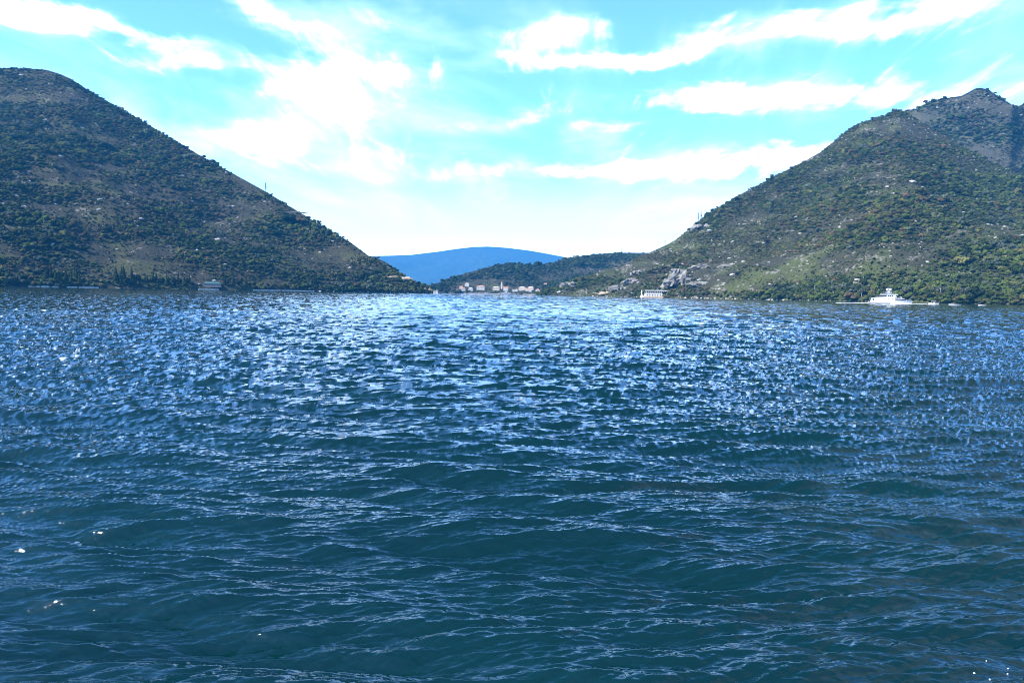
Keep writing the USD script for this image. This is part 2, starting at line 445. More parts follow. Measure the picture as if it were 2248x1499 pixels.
far_sil = [(200, 610, 13400), (500, 590, 13450), (700, 570, 13500), (790, 563, 13500), (835, 562, 13500), (900, 560, 13500), (960, 553, 13500), (1000, 547, 13500), (1040, 542.5, 13500), (1070, 541.5, 13500), (1110, 544, 13500), (1160, 550, 13500), (1200, 557, 13500), (1247, 566, 13500), (1350, 585, 13500), (1600, 620, 13500)]
far_shore = [(200, 629, 11000), (1600, 654, 11000)]

left_hill = Hill(left_sil, left_shore, 520, 90, seed=3, lower=4.5)
right_hill = Hill(right_sil, right_shore, 620, 90, seed=7, rough=0.12, lower=4.0)
back_hill = Hill(back_sil, back_shore, 260, 60, seed=11, rough=0.10, lower=2.0)
mid_hill = Hill(mid_sil, mid_shore, 260, 40, seed=15, rough=0.16, lower=4.0)
far_hill = Hill(far_sil, far_shore, 200, 40, seed=19, rough=0.28, lower=0.0, cell=1300, back=1.05)
SOIL, ROCK, GRASS = (0.027, 0.026, 0.015), (0.12, 0.110, 0.094), (0.044, 0.046, 0.018)
hill_look = ground_look("hill_ground", SOIL, ROCK, GRASS, 0.56, 0.5)
right_look = ground_look("right_ground", (0.027, 0.027, 0.015), ROCK, (0.042, 0.050, 0.017), 0.54, 0.48)
rocky_look = ground_look("rocky_ground", (0.042, 0.042, 0.030), (0.12, 0.115, 0.105), (0.06, 0.06, 0.034), 0.56, 0.5)
far_look = ground_look("far_ground", (0.022, 0.030, 0.020), (0.07, 0.07, 0.065), (0.035, 0.042, 0.022), 0.58, 0.5)
for name, hill, look in (("hill_left", left_hill, hill_look), ("hill_right", right_hill, right_look), ("mountain_behind", back_hill, rocky_look), ("hill_middle", mid_hill, hill_look), ("mountain_far", far_hill, far_look)):
    hv, hf = hill.mesh()
    tag(usdkit.mesh(stage, f"/World/{name}", (hv, hf), look, True).GetPrim(), kind="structure")

# ------------------------------------------------------------------ haze
hz = usdkit.material(stage, "/World/Looks/haze_look", {"v": ("principled_volume", {"color": (0.04, 0.44, 1.0), "density": HAZE_DENSITY, "anisotropy": 0.0})}, [], volume="v.volume")
solo("haze", box(-15600, 15600, -15600, 15600, -6.0, 1250), hz, kind="stuff")


# ------------------------------------------------------------------ trees and shrubs
def blob(center, radius, rng, sub=1, amp=0.25):
    s = trimesh.creation.icosphere(sub, 1.0)
    v = np.array(s.vertices)
    v *= 1 + amp * (meshkit.noise(v * 1.7 + rng.random(3) * 50, 4)[:, None] - 0.5) * 2
    return trimesh.Trimesh(v * radius + center, s.faces, process=False)


def crown(seed, lobes, leaf=0.20, per=46, core=0.78):
    """A crown of uneven lobes, each a core with leaf clumps standing out all over it. lobes: (x, y, z, rx, ry, rz)."""
    rng = np.random.default_rng(seed)
    parts = []
    for x, y, z, rx, ry, rz in lobes:
        c, rad = np.array([x, y, z]), np.array([rx, ry, rz])
        parts.append(blob(c, rad * core, rng))
        d = rng.normal(size=(per, 3))
        d /= np.linalg.norm(d, axis=1, keepdims=True)
        d[:, 2] = np.where(d[:, 2] < -0.5, -d[:, 2], d[:, 2])
        p = c + d * rad * rng.uniform(0.72, 1.12, (per, 1))
        a = np.cross(d, rng.normal(size=(per, 3)))
        a /= np.linalg.norm(a, axis=1, keepdims=True)
        b = np.cross(d, a) + d * rng.uniform(-0.7, 0.7, (per, 1))
        sz = leaf * rad.mean() * rng.uniform(0.7, 1.5, (per, 1))
        q = np.stack([p - a * sz, p + b * sz * 0.8, p + a * sz, p - b * sz * 0.8], 1).reshape(-1, 3)
        k = np.arange(per)[:, None] * 4
        parts.append(trimesh.Trimesh(q, np.vstack([k + [0, 1, 2], k + [0, 2, 3]]), process=False))
    return join(*parts)


def round_lobes(seed, w, hgt, n):
    rng = np.random.default_rng(seed)
    out = [(0, 0, hgt * 0.55, w * 0.33, w * 0.33, hgt * 0.36)]
    for k in range(n):
        a = k * 2.4 + rng.uniform(0, 1)
        q = rng.uniform(0.18, 0.33) * w
        rr = rng.uniform(0.17, 0.27) * w
        out.append((q * math.cos(a), q * math.sin(a), hgt * rng.uniform(0.35, 0.78), rr, rr, rr * rng.uniform(0.7, 1.0)))
    return out


leaf_looks = [foliage("leaf_dark", (0.009, 0.015, 0.008), (0.058, 0.078, 0.028)),
              foliage("leaf_green", (0.016, 0.028, 0.010), (0.115, 0.150, 0.038)),
              foliage("leaf_olive", (0.028, 0.032, 0.013), (0.180, 0.175, 0.058)),
              foliage("leaf_grey", (0.022, 0.030, 0.022), (0.125, 0.145, 0.100)),
              foliage("leaf_dry", (0.032, 0.024, 0.015), (0.165, 0.115, 0.060))]
bark_look = plain("bark", (0.16, 0.13, 0.10), 0.9)
pale_bark = plain("pale_bark", (0.36, 0.33, 0.29), 0.9)
stone_look = plain("limestone", (0.27, 0.255, 0.23), 0.9, 0.25, 0.4)


def scatter_stuff(name, label, category, protos, points, which, scales, rng, sink=0.0, flat=False):
    pi = UsdGeom.PointInstancer.Define(stage, f"/World/{name}")
    paths = []
    for k, (mesh, look) in enumerate(protos):
        pth = f"/World/{name}/{'bush' if not flat else 'stone'}" + (f"_{k:03d}" if k else "")
        usdkit.mesh(stage, pth, mesh, look, False)
        paths.append(Sdf.Path(pth))
    pi.CreatePrototypesRel().SetTargets(paths)
    pi.CreateProtoIndicesAttr(Vt.IntArray.FromNumpy(np.asarray(which, np.int32)))
    pts = np.array(points)
    pts[:, 2] -= sink
    pi.CreatePositionsAttr(Vt.Vec3fArray.FromNumpy(pts.astype(np.float32)))
    ang_ = rng.uniform(0, 2 * np.pi, len(pts)) / 2
    pi.CreateOrientationsAttr(Vt.QuathArray([Gf.Quath(float(math.cos(a)), 0.0, 0.0, float(math.sin(a))) for a in ang_]))
    sc = np.asarray(scales)
    if sc.ndim == 1:
        sc = np.stack([sc, sc, sc], 1)
    pi.CreateScalesAttr(Vt.Vec3fArray.FromNumpy(sc.astype(np.float32)))
    return tag(pi.GetPrim(), label, category, kind="stuff")


bush_protos = []
for k, look in enumerate(leaf_looks):
    bush_protos.append((crown(30 + k, round_lobes(40 + k, 1.0, 0.85, 6), leaf=0.26, per=34), look))
    bush_protos.append((crown(50 + k, round_lobes(60 + k, 1.0, 0.65, 5), leaf=0.30, per=30), look))


def wooded(name, hill, count, seed, size, label, tone=(0.3, 0.28, 0.18, 0.14, 0.10), bare=(), s_lo=0.0):
    rng = np.random.default_rng(seed)
    p, s, t = hill.scatter(count, rng, s_lo=s_lo)
    cov = meshkit.fbm(np.stack([p[:, 0] / 120, p[:, 1] / 120, p[:, 2] / 60], 1), 4, seed)
    keep = rng.random(count) < np.clip((cov - 0.28) * 5.0, 0.42, 1.0)
    dry = np.clip((meshkit.fbm(np.stack([p[:, 0] / 170 + 40, p[:, 1] / 170, p[:, 2] / 80], 1), 3, seed + 5) - 0.5) * 5, 0, 1)
    ledge = meshkit.fbm(np.stack([p[:, 0] / 90, p[:, 1] / 90, 0 * s], 1), 3, seed + 8)
    terrace = (((p[:, 2] + 10 * ledge) % 23.0) < 4.6) & (ledge > 0.43) & (s < 0.7)
    keep &= ~(terrace & (rng.random(count) < 0.85))
    for (bx, by, bw, bh, amount) in bare:
        e = np.array([(q - EYE) @ fwd for q in p])
        u = W / 2 + F * ((p - EYE) @ rt) / e
        vv = H / 2 - F * ((p - EYE) @ up) / e
        m = np.exp(-(((u - bx) / bw) ** 2 + ((vv - by) / bh) ** 2) * 1.2)
        keep &= rng.random(count) > amount * m
        dry = np.maximum(dry, m * 0.9)
    p, s, t, dry, cov = p[keep], s[keep], t[keep], dry[keep], cov[keep]
    kind_noise = meshkit.fbm(np.stack([p[:, 0] / 60, p[:, 1] / 60, p[:, 2] / 30], 1), 3, seed + 2)
    pr = np.array(tone)[None, :] * np.stack([0.5 + 2 * cov, 1 + 0 * dry, 0.4 + 1.8 * dry, 0.6 + 1.6 * (kind_noise > 0.52), 0.15 + 4.0 * dry], 1)
    cum = np.cumsum(pr / pr.sum(1, keepdims=True), 1)
    col = (rng.random((len(p), 1)) > cum).sum(1).clip(0, 4)
    which = col * 2 + (rng.random(len(p)) < 0.45)
    sz = size * np.exp(rng.normal(0, 0.38, len(p))) * (0.50 + 1.05 * np.clip((cov - 0.36) * 3.2, 0, 1)) * (1 - 0.4 * dry) * np.where(s > 0.93, 0.72, 1.0)
    sc = np.stack([sz, sz, sz * rng.uniform(0.65, 1.05, len(p))], 1)
    return scatter_stuff(name, label, "wood", bush_protos, p, which, sc, rng, sink=0.4)


wooded("hillside_wood", left_hill, 100000, 101, 5.2, "dense dark scrub wood covering the steep slope left of the strait", bare=((300, 420, 190, 70, 0.75), (190, 515, 110, 22, 0.5), (520, 480, 90, 40, 0.5), (40, 590, 60, 30, 0.6)))
wooded("hillside_wood_001", right_hill, 100000, 202, 5.0, "green and brown scrub wood covering the slope right of the strait", tone=(0.22, 0.42, 0.22, 0.12, 0.09),
       bare=((2000, 300, 120, 40, 0.6), (1940, 370, 90, 30, 0.7), (1450, 610, 80, 40, 0.5), (1570, 575, 50, 20, 0.4), (1860, 480, 160, 40, 0.4), (1640, 600, 80, 30, 0.25)))
wooded("hillside_wood_002", mid_hill, 17000, 303, 6.5, "dark wood on the low hill behind the village in the strait", tone=(0.8, 0.10, 0.04, 0.10, 0.0), bare=((1100, 639, 100, 5, 0.95), (1025, 625, 9, 5, 1), (1012, 632, 9, 5, 1), (1146, 634, 14, 6, 1), (1165, 633, 12, 6, 1), (1197, 625, 8, 4, 1)))
wooded("hillside_wood_003", back_hill, 34000, 404, 6.5, "sparse scrub on the grey rocky mountain behind the right slope", tone=(0.3, 0.2, 0.15, 0.25, 0.12), s_lo=0.35)

stone_protos = []
for k in range(4):
    rng = np.random.default_rng(70 + k)
    b = blob(np.zeros(3), np.array([1.0, 0.75, 0.55]), rng, 1, 0.45)
    stone_protos.append((b, stone_look))
for name, hill, count, seed, label in (("scattered_stones", left_hill, 1000, 11, "pale limestone blocks strewn among the scrub of the left slope"), ("scattered_stones_001", right_hill, 1500, 12, "pale limestone blocks strewn among the scrub of the right slope"),
                                       ("scattered_stones_002", back_hill, 1200, 13, "bare grey rock blocks strewn over the mountain behind")):
    rng = np.random.default_rng(seed)
    p, s, t = hill.scatter(count, rng)
    sz = np.exp(rng.normal(0.35, 0.45, count))
    scatter_stuff(name, label, "stones", stone_protos, p, rng.integers(0, 4, count), np.stack([sz * 1.3, sz * 1.3, sz], 1), rng, flat=True)

# ------------------------------------------------------------------ single trees along the shores
def trunk_mesh(hgt, r0, seed, limbs=4, top=0.75):
    rng = np.random.default_rng(seed)
    out, pts = [], [np.zeros(3)]
    for k in range(1, 5):
        pts.append(np.array([rng.normal(0, 0.02 * hgt), rng.normal(0, 0.02 * hgt), hgt * top * k / 4]))
    rad = np.linspace(r0, r0 * 0.35, 5)
    for k in range(4):
        out.append(trimesh.creation.cone(1, 1, sections=7) if False else frustum(pts[k], pts[k + 1], rad[k], rad[k + 1]))
    for k in range(limbs):
        a, b = pts[2] + (pts[3] - pts[2]) * rng.random(), rng.uniform(0, 6.28)
        out.append(frustum(a, a + np.array([math.cos(b), math.sin(b), 0.8]) * hgt * 0.2, r0 * 0.45, r0 * 0.15))
    return join(*out)


def frustum(p0, p1, r0, r1, n=7):
    p0, p1 = np.asarray(p0, float), np.asarray(p1, float)
    d = (p1 - p0) / np.linalg.norm(p1 - p0)
    a = np.cross(d, [0, 1, 0] if abs(d[1]) < 0.9 else [1, 0, 0])
    a /= np.linalg.norm(a)
    b = np.cross(d, a)
    t = np.arange(n) * 2 * np.pi / n
    ring = np.cos(t)[:, None] * a + np.sin(t)[:, None] * b
    v = np.vstack([p0 + ring * r0, p1 + ring * r1, [p0], [p1]])
    k = np.arange(n)
    kn = (k + 1) % n
    f = np.vstack([np.stack([k, kn, kn + n], 1), np.stack([k, kn + n, k + n], 1), np.stack([kn, k, np.full(n, 2 * n)], 1), np.stack([k + n, kn + n, np.full(n, 2 * n + 1)], 1)])
    return trimesh.Trimesh(v, f, process=False)


def conifer_lobes(hgt, w, seed):
    rng = np.random.default_rng(seed)
    out = []
    for k in range(9):
        f = k / 8
        r = w * 0.5 * (1 - f) ** 0.8 * rng.uniform(0.85, 1.1) + 0.25
        out.append((rng.normal(0, 0.12 * r), rng.normal(0, 0.12 * r), hgt * (0.12 + 0.84 * f), r, r, hgt * 0.10))
    return out


def pine_lobes(hgt, w, seed):
    rng = np.random.default_rng(seed)
    out = []
    for k in range(8):
        a, q = k * 2.4, w * 0.34 * math.sqrt(k / 8)
        out.append((q * math.cos(a), q * math.sin(a), hgt * rng.uniform(0.72, 0.92), w * 0.24, w * 0.24, hgt * 0.12))
    return out


tree_first = {}


def tree(kind, loc, rotz, scale, label, group):
    if kind in tree_first:
        return dup(tree_first[kind], loc, rotz, label, scale, group)
    name = {"conifer": "conifer_tree", "round": "broadleaf_tree", "olive": "olive_tree", "pine": "umbrella_pine", "dark": "dark_tree"}[kind]
    t = thing(name, label, "tree", loc, rotz, group, scale)
    if kind == "conifer":
        part(t, "trunk", trunk_mesh(16, 0.32, 1, 0, 0.9), bark_look)
        part(t, "crown", crown(201, conifer_lobes(17, 6.5, 2), 0.28, 60), leaf_looks[0])
    elif kind == "pine":
        part(t, "trunk", trunk_mesh(12, 0.30, 3, 5, 0.8), pale_bark)
        part(t, "crown", crown(203, pine_lobes(12, 9, 4), 0.26, 60), leaf_looks[3])
    else:
        sd = {"round": 5, "olive": 6, "dark": 7}[kind]
        part(t, "trunk", trunk_mesh(8, 0.28, sd, 5, 0.7), bark_look)
        part(t, "crown", crown(210 + sd, round_lobes(220 + sd, 8.5, 9.5, 9), 0.24, 60), leaf_looks[{"round": 1, "olive": 2, "dark": 0}[kind]])
    tree_first[kind] = t
    return t


rng = np.random.default_rng(77)


def shore_row(hill, px0, px1, n, kinds, size, s_lo, s_hi, label, group):
    for k in range(n):
        px = px0 + (px1 - px0) * (k + rng.uniform(0.1, 0.9)) / n
        p = hill.on(px, rng.uniform(s_lo, s_hi))
        p[2] -= 0.3
        q = size * rng.uniform(0.72, 1.25)
        tree(kinds[int(rng.integers(len(kinds)))], p, rng.uniform(0, 6.28), (q, q, q * rng.uniform(0.9, 1.15)), label, group)


shore_row(left_hill, 96, 132, 6, ["conifer"], 1.25, 0.002, 0.018, "tall dark conifer in the peaked clump at the left end of the left shore", "conifers in the left clump")
shore_row(left_hill, 133, 180, 7, ["conifer", "dark"], 0.95, 0.002, 0.018, "dark tree on the right flank of the leftmost conifer clump", "dark trees beside the left clump")
shore_row(left_hill, 250, 305, 9, ["conifer", "dark"], 1.2, 0.002, 0.02, "tall dark tree in the second clump on the left shore", "dark trees of the second clump")
shore_row(left_hill, 322, 425, 16, ["dark", "conifer"], 0.85, 0.002, 0.02, "dark shore tree left of the teal roofed house", "dark trees left of the teal roofed house")
shore_row(left_hill, 492, 560, 10, ["dark", "conifer"], 0.9, 0.002, 0.02, "dark shore tree just right of the teal roofed house", "dark trees right of the teal roofed house")
shore_row(left_hill, -20, 95, 12, ["dark", "round"], 0.6, 0.002, 0.02, "low shore tree at the left edge, before the conifer clump", "low trees at the left edge")
shore_row(left_hill, 560, 740, 30, ["round", "dark", "olive"], 0.75, 0.002, 0.02, "rounded tree above the long pale quay under the left slope", "trees above the long quay")
shore_row(left_hill, 740, 935, 36, ["round", "dark", "olive"], 0.62, 0.002, 0.03, "small rounded tree at the foot of the slope running out to the left headland", "trees at the foot of the left headland")
shore_row(right_hill, 1190, 1330, 24, ["dark", "round"], 0.75, 0.02, 0.5, "dark green tree on the low nose of the right headland", "trees on the nose of the right headland")
shore_row(right_hill, 1490, 1725, 34, ["olive", "round", "dark"], 0.7, 0.002, 0.022, "small tree on the shore between the colonnaded building and the dark grove", "trees right of the colonnaded building")
shore_row(right_hill, 1728, 1900, 30, ["dark", "dark", "pine"], 1.15, 0.002, 0.035, "tall dark tree in the shady grove left of the yacht", "trees of the shady grove")
shore_row(right_hill, 1900, 2080, 26, ["dark", "round", "olive"], 0.9, 0.002, 0.03, "dark shore tree behind the yacht and the motor boat", "trees behind the yacht")
shore_row(right_hill, 2080, 2260, 30, ["round", "dark", "olive", "pine"], 0.9, 0.002, 0.03, "green shore tree near the right edge of the view", "trees at the right edge")
tree("pine", right_hill.on(2114, 0.012), 1.0, (0.85, 0.85, 0.8), "umbrella shaped tree with a bare pale trunk, right of the motor boat", None)
tree("pine", right_hill.on(2213, 0.012), 2.2, (0.85, 0.85, 0.75), "umbrella shaped tree with a bare pale trunk nearest the right edge", None)

# ------------------------------------------------------------------ rocks
def rocks(seed, w, d, h, n):
    """A craggy outcrop: angular blocks and slabs wedged together."""
    r_ = np.random.default_rng(seed)
    out = []
    for k in range(n):
        c = np.array([r_.uniform(-0.5, 0.5) * w, r_.uniform(-0.5, 0.5) * d, 0])
        f = 1 - 0.8 * (2 * abs(c[0]) / w) ** 2
        s_ = np.array([w, d, h]) * r_.uniform([0.10, 0.2, 0.16], [0.22, 0.4, 0.42])
        c[2] = h * f * r_.uniform(0.05, 0.75)
        b = trimesh.convex.convex_hull(r_.normal(size=(14, 3)) * 0.5)
        b.apply_scale(s_)
        b.apply_translation(c)
        out.append(b)
    return join(*out)


cliff_look = plain("cliff_stone", (0.16, 0.148, 0.128), 0.95, 0.35, 0.12)
tan_look = plain("tan_stone", (0.33, 0.25, 0.16), 0.95, 0.3, 0.15)


def outcrop(hill, px, py, wpx, hpx, n, seed, label, look=cliff_look):
    p = hill.seen(px, py)
    m = math.hypot(p[0], p[1]) / F
    t = rocks(seed, wpx * m, hpx * m * 0.8, hpx * m, n)
    t.apply_transform(trimesh.transformations.rotation_matrix(-math.atan2(p[0], p[1]), [0, 0, 1]))
    t.apply_translation(p - [0, 0, 0.5])
    return solo("rock_outcrop", t, look, label, "rock")


outcrop(right_hill, 1486, 628, 52, 30, 46, 1, "large pale crag just right of the colonnaded building")
outcrop(right_hill, 1492, 602, 36, 16, 26, 2, "jagged pale rock ridge above the large crag by the colonnaded building")
outcrop(right_hill, 1386, 622, 36, 14, 30, 3, "pale rock band on the slope above the white obelisk")
outcrop(right_hill, 1400, 603, 30, 12, 22, 4, "small broken rock band higher up above the white obelisk")
outcrop(right_hill, 1362, 636, 44, 12, 26, 5, "grey rock ledge left of the white obelisk")
outcrop(right_hill, 1330, 645, 40, 7, 20, 6, "tan rock shelf at the water left of the white obelisk", tan_look)
outcrop(right_hill, 1250, 630, 40, 15, 30, 7, "pale cliff on the tip of the right headland beside the village")
outcrop(right_hill, 1540, 590, 44, 12, 18, 8, "broken pale ledge under the bright bushes on the right slope")
outcrop(right_hill, 1534, 628, 50, 12, 24, 9, "grey rock face over the shore right of the large crag")
outcrop(right_hill, 1600, 586, 40, 8, 14, 10, "bare white clearing on the right slope above the shore")
outcrop(right_hill, 1540, 505, 40, 18, 16, 14, "scattered pale rocks below the twin towers on the right ridge")
outcrop(left_hill, 936, 636, 22, 5, 14, 11, "tan rock strip at the tip of the left headland", tan_look)
outcrop(left_hill, 870, 612, 60, 8, 20, 12, "reddish bare rock under the ridge of the left headland", tan_look)
outcrop(left_hill, 645, 467, 44, 4, 14, 13, "thin pale rock terrace high on the left slope below the mast")
stone_first = None
for k, px in enumerate(list(np.linspace(1500, 1800, 34)) + list(np.linspace(1815, 1900, 6)) + list(np.linspace(1300, 1410, 12)) + list(np.linspace(700, 900, 14))):
    hill = right_hill if px > 1000 else left_hill
    p = hill.on(px + rng.uniform(-4, 4), 0.0012)
    p[2] = rng.uniform(0.1, 0.7)
    q = rng.uniform(0.7, 1.9)
    lab, grp = ("pale boulder at the water's edge between the colonnaded building and the yacht", "boulders on the right shore") if px > 1450 else ("pale boulder at the water left of the white obelisk", "boulders left of the obelisk") if px > 1000 else ("pale boulder at the water under the left headland", "boulders on the left shore")
    if stone_first is None:
        stone_first = thing("shore_boulder", lab, "boulder", p, rng.uniform(0, 6), grp, (q, q, q))
        r_ = np.random.default_rng(5)
        part(stone_first, "rock", trimesh.convex.convex_hull(r_.normal(size=(22, 3)) * [1.0, 0.8, 0.55]), stone_look)
    else:
        dup(stone_first, p, rng.uniform(0, 6), lab, (q, q, q), grp)

# ------------------------------------------------------------------ buildings
white_wall = plain("white_wall", (0.42, 0.405, 0.37), 0.85, 0.06, 0.3)
cream_wall = plain("cream_wall", (0.42, 0.37, 0.29), 0.85, 0.08, 0.3)
grey_wall = plain("grey_wall", (0.42, 0.40, 0.37), 0.9, 0.12, 0.3)
stone_wall = plain("stone_wall", (0.16, 0.14, 0.12), 0.9, 0.2, 0.3)
roof_tile = plain("roof_tile", (0.36, 0.17, 0.10), 0.85, 0.2, 0.8)
roof_grey = plain("roof_grey", (0.40, 0.37, 0.35), 0.85, 0.15, 0.8)
roof_teal = plain("roof_teal", (0.012, 0.065, 0.07), 0.9, 0.15, 0.5)
dark_glass = plain("dark_glass", (0.015, 0.018, 0.022), 0.12, 0.05)
concrete = plain("concrete", (0.50, 0.48, 0.44), 0.9, 0.15, 0.2)
steel = plain("steel", (0.16, 0.19, 0.23), 0.5, 0.1)
wood_door = plain("wood_door", (0.10, 0.07, 0.045), 0.7)


def gable(w, d, h, over=0.4):
    m = trimesh.creation.extrude_polygon(__import__("shapely").geometry.Polygon([(-d / 2 - over, 0), (d / 2 + over, 0), (0, h)]), w + 2 * over, engine="earcut")
    v = m.vertices.copy()
    m.vertices = np.stack([v[:, 2] - w / 2 - over, v[:, 0], v[:, 1]], 1)
    m.fix_normals()
    return m


def hip(w, d, h, over=0.5):
    a, b = w / 2 + over, d / 2 + over
    r_ = max(a - b, 0.2)
    v = np.array([[-a, -b, 0], [a, -b, 0], [a, b, 0], [-a, b, 0], [-r_, 0, h], [r_, 0, h]])
    return trimesh.convex.convex_hull(v)


def house(label, p, w, d, h, wall, roof, shape="gable", storeys=2, cols=4, face=None):
    """Walls, roof with chimney, a door and rows of windows in the front and one gable end. Local -y looks at the viewer."""
    rz = -math.atan2(p[0], p[1]) if face is None else face
    t = thing("village_house", label, "house", p, rz)
    part(t, "wall", box(-w / 2, w / 2, -d / 2, d / 2, -2.5, h), wall)
    rf = gable(w, d, min(d, w) * 0.28) if shape == "gable" else hip(w, d, min(d, w) * 0.25) if shape == "hip" else box(-w / 2 - 0.3, w / 2 + 0.3, -d / 2 - 0.3, d / 2 + 0.3, 0, 0.5)
    rf.apply_translation([0, 0, h])
    rp = part(t, "roof", rf, roof)
    part(rp, "chimney", box(w * 0.22, w * 0.22 + 0.8, 0.3, 1.1, h + 0.4, h + min(d, w) * 0.28 + 1.0), wall)
    sh = h / storeys
    for s_ in range(storeys):
        for c in range(cols):
            x = -w / 2 + w * (c + 0.5) / cols
            z = sh * s_ + sh * 0.36
            if s_ == 0 and c == cols // 2:
                part(t, "door", box(x - 0.6, x + 0.6, -d / 2 - 0.05, -d / 2 + 0.1, 0.05, 2.2), wood_door)
            else:
                wp_ = part(t, "window", box(x - 0.55, x + 0.55, -d / 2 - 0.04, -d / 2 + 0.1, z, z + sh * 0.42), dark_glass)
                part(wp_, "sill", box(x - 0.7, x + 0.7, -d / 2 - 0.15, -d / 2 + 0.02, z - 0.14, z - 0.02), concrete)
    return t


def quay_point(px, r_, z=1.4):
    return mid_hill.on(px, (r_ - 2296) / 300.0) - [0, 0, 0.4]


def uphill(px, py):
    return mid_hill.seen(px, py)


VILLAGE = [
    ("white house highest above the left end of the village", uphill(1025, 628), 13, 9, 6.5, white_wall, roof_grey, "hip", 2, 3),
    ("small pale house below the highest house at the village's left end", uphill(1012, 634), 10, 8, 5.5, white_wall, roof_tile, "gable", 2, 3),
    ("white waterfront house at the left end of the village", quay_point(1017, 2322), 12, 9, 6, white_wall, roof_tile, "hip", 2, 3),
    ("grey house with hipped roof second from the left on the waterfront", quay_point(1033, 2322), 14, 9, 6, grey_wall, roof_grey, "hip", 2, 4),
    ("long white three storey building left of the bell tower", quay_point(1055, 2330, 2.2), 24, 11, 10, white_wall, roof_tile, "hip", 3, 6),
    ("broad pale house with wide roof directly left of the bell tower", quay_point(1089, 2330, 2.2), 20, 11, 8, cream_wall, roof_grey, "hip", 2, 5),
    ("white house with red roof directly right of the bell tower", quay_point(1110, 2328, 2.0), 15, 10, 8, white_wall, roof_tile, "gable", 2, 4),
    ("low white harbour building behind the ferry bow", quay_point(1131, 2322), 16, 9, 6, white_wall, roof_grey, "flat", 2, 4),
    ("large house with pale roof on the slope in the village's middle", uphill(1146, 637), 21, 11, 7.5, cream_wall, roof_grey, "hip", 2, 5),
    ("white house right of the large pale roofed house on the slope", uphill(1165, 636), 16, 10, 7, white_wall, roof_grey, "hip", 2, 4),
    ("wide waterfront house right of the dark boat", quay_point(1160, 2318), 19, 10, 7, white_wall, roof_tile, "gable", 2, 5),
    ("narrow white house at the quay near the right end of the village", quay_point(1180, 2310), 12, 9, 8, white_wall, roof_tile, "hip", 3, 3),
    ("small house alone on the slope above the village's right end", uphill(1197, 627), 9, 7, 5.5, white_wall, roof_tile, "gable", 2, 2),
    ("cream waterfront house closest to the right headland", quay_point(1194, 2300), 13, 9, 6.5, cream_wall, roof_grey, "gable", 2, 3),
]
for args in VILLAGE:
    house(*args)
tip = left_hill.on(951, 0.6)
tip_house = at(956.5, 642, 1515)
tip_house[2] = 1.5
house("small white house alone on the tip of the left headland", tip_house, 9, 7, 4.2, white_wall, roof_grey, "flat", 2, 3)
shore_house = left_hill.on(466, 0.012)
house("dark teal roofed house among the trees on the left shore", shore_house, 27, 11, 3.4, stone_wall, roof_teal, "hip", 1, 7)

p = quay_point(1101, 2335)
t = thing("bell_tower", "slender pale bell tower standing in the middle of the village", "tower", p, -math.atan2(p[0], p[1]))
part(t, "shaft", box(-2.2, 2.2, -2.2, 2.2, -3, 17), white_wall)
part(t, "cornice", box(-2.6, 2.6, -2.6, 2.6, 17, 17.6), concrete)
part(t, "belfry", box(-1.9, 1.9, -1.9, 1.9, 17.6, 20.6), white_wall)
sp_ = trimesh.creation.cone(2.5, 5.0, sections=4)
sp_.apply_translation([0, 0, 20.6])
part(t, "spire", sp_, roof_tile)
part(t, "bell_opening", box(-0.7, 0.7, -1.96, -1.8, 18.0, 20.2), dark_glass)

# white colonnaded building on the right shore
bp = at(1446, 652, 1462)
bp[2] = 0.6
t = thing("colonnaded_building", "long white two storey building with a dark colonnade at the water", "building", bp, -math.atan2(bp[0], bp[1]) + 0.10)
L2 = 25.0
part(t, "base_wall", prism_xz([(-L2 - 1.5, -1), (-L2, 7.2), (L2, 7.2), (L2, -1)], -5.0, 7.0), white_wall)
part(t, "plinth", box(-L2 - 3, L2 + 3, -6.5, -5.0 - 0.003, -1.2, 1.5), tan_look)
part(t, "terrace", box(-L2 - 0.4, L2 + 0.4, -5.4, 7.2, 7.2, 7.7), concrete)
part(t, "rear_wall", box(-L2 + 3, L2 - 1, 0.5, 6.5, 7.7, 11.6), dark_glass, label="dark glazed upper wall behind the columns")
rf = part(t, "roof", box(-L2 + 0.8, L2 + 0.5, -5.2, 7.0, 11.6, 13.0), white_wall)
for k in range(13):
    x = -L2 + 2.2 + k * (2 * L2 - 3.4) / 12
    part(t, "column", cyl([x, -4.4, 7.7], [x, -4.4, 11.6], 0.32, 8), white_wall)
for k in range(10):
    x = -L2 + 3.5 + k * (2 * L2 - 7) / 9
    w_ = part(t, "window", box(x - 0.8, x + 0.8, -5.06, -4.9, 2.4, 5.2), dark_glass)
    part(w_, "sill", box(x - 1.0, x + 1.0, -5.2, -5.003, 2.15, 2.38), concrete)
part(t, "side_wing", box(L2 + 0.01, L2 + 14, -3, 6, -1, 4.5), grey_wall)

op = at(1409, 652, 1470)
op[2] = 0.5
t = thing("obelisk", "white tapering obelisk at the water beside the colonnaded building", "monument", op, -math.atan2(op[0], op[1]))
part(t, "base", box(-3.6, 3.6, -3.0, 3.0, -1, 2.2), white_wall)
part(t, "plinth", box(-2.2, 2.2, -2.0, 2.0, 2.2, 3.8), white_wall)
part(t, "shaft", frustum([0, 0, 3.8], [0, 0, 12.5], 1.7, 0.8, 4), white_wall)
part(t, "tip", frustum([0, 0, 12.5], [0, 0, 13.8], 0.8, 0.05, 4), white_wall)

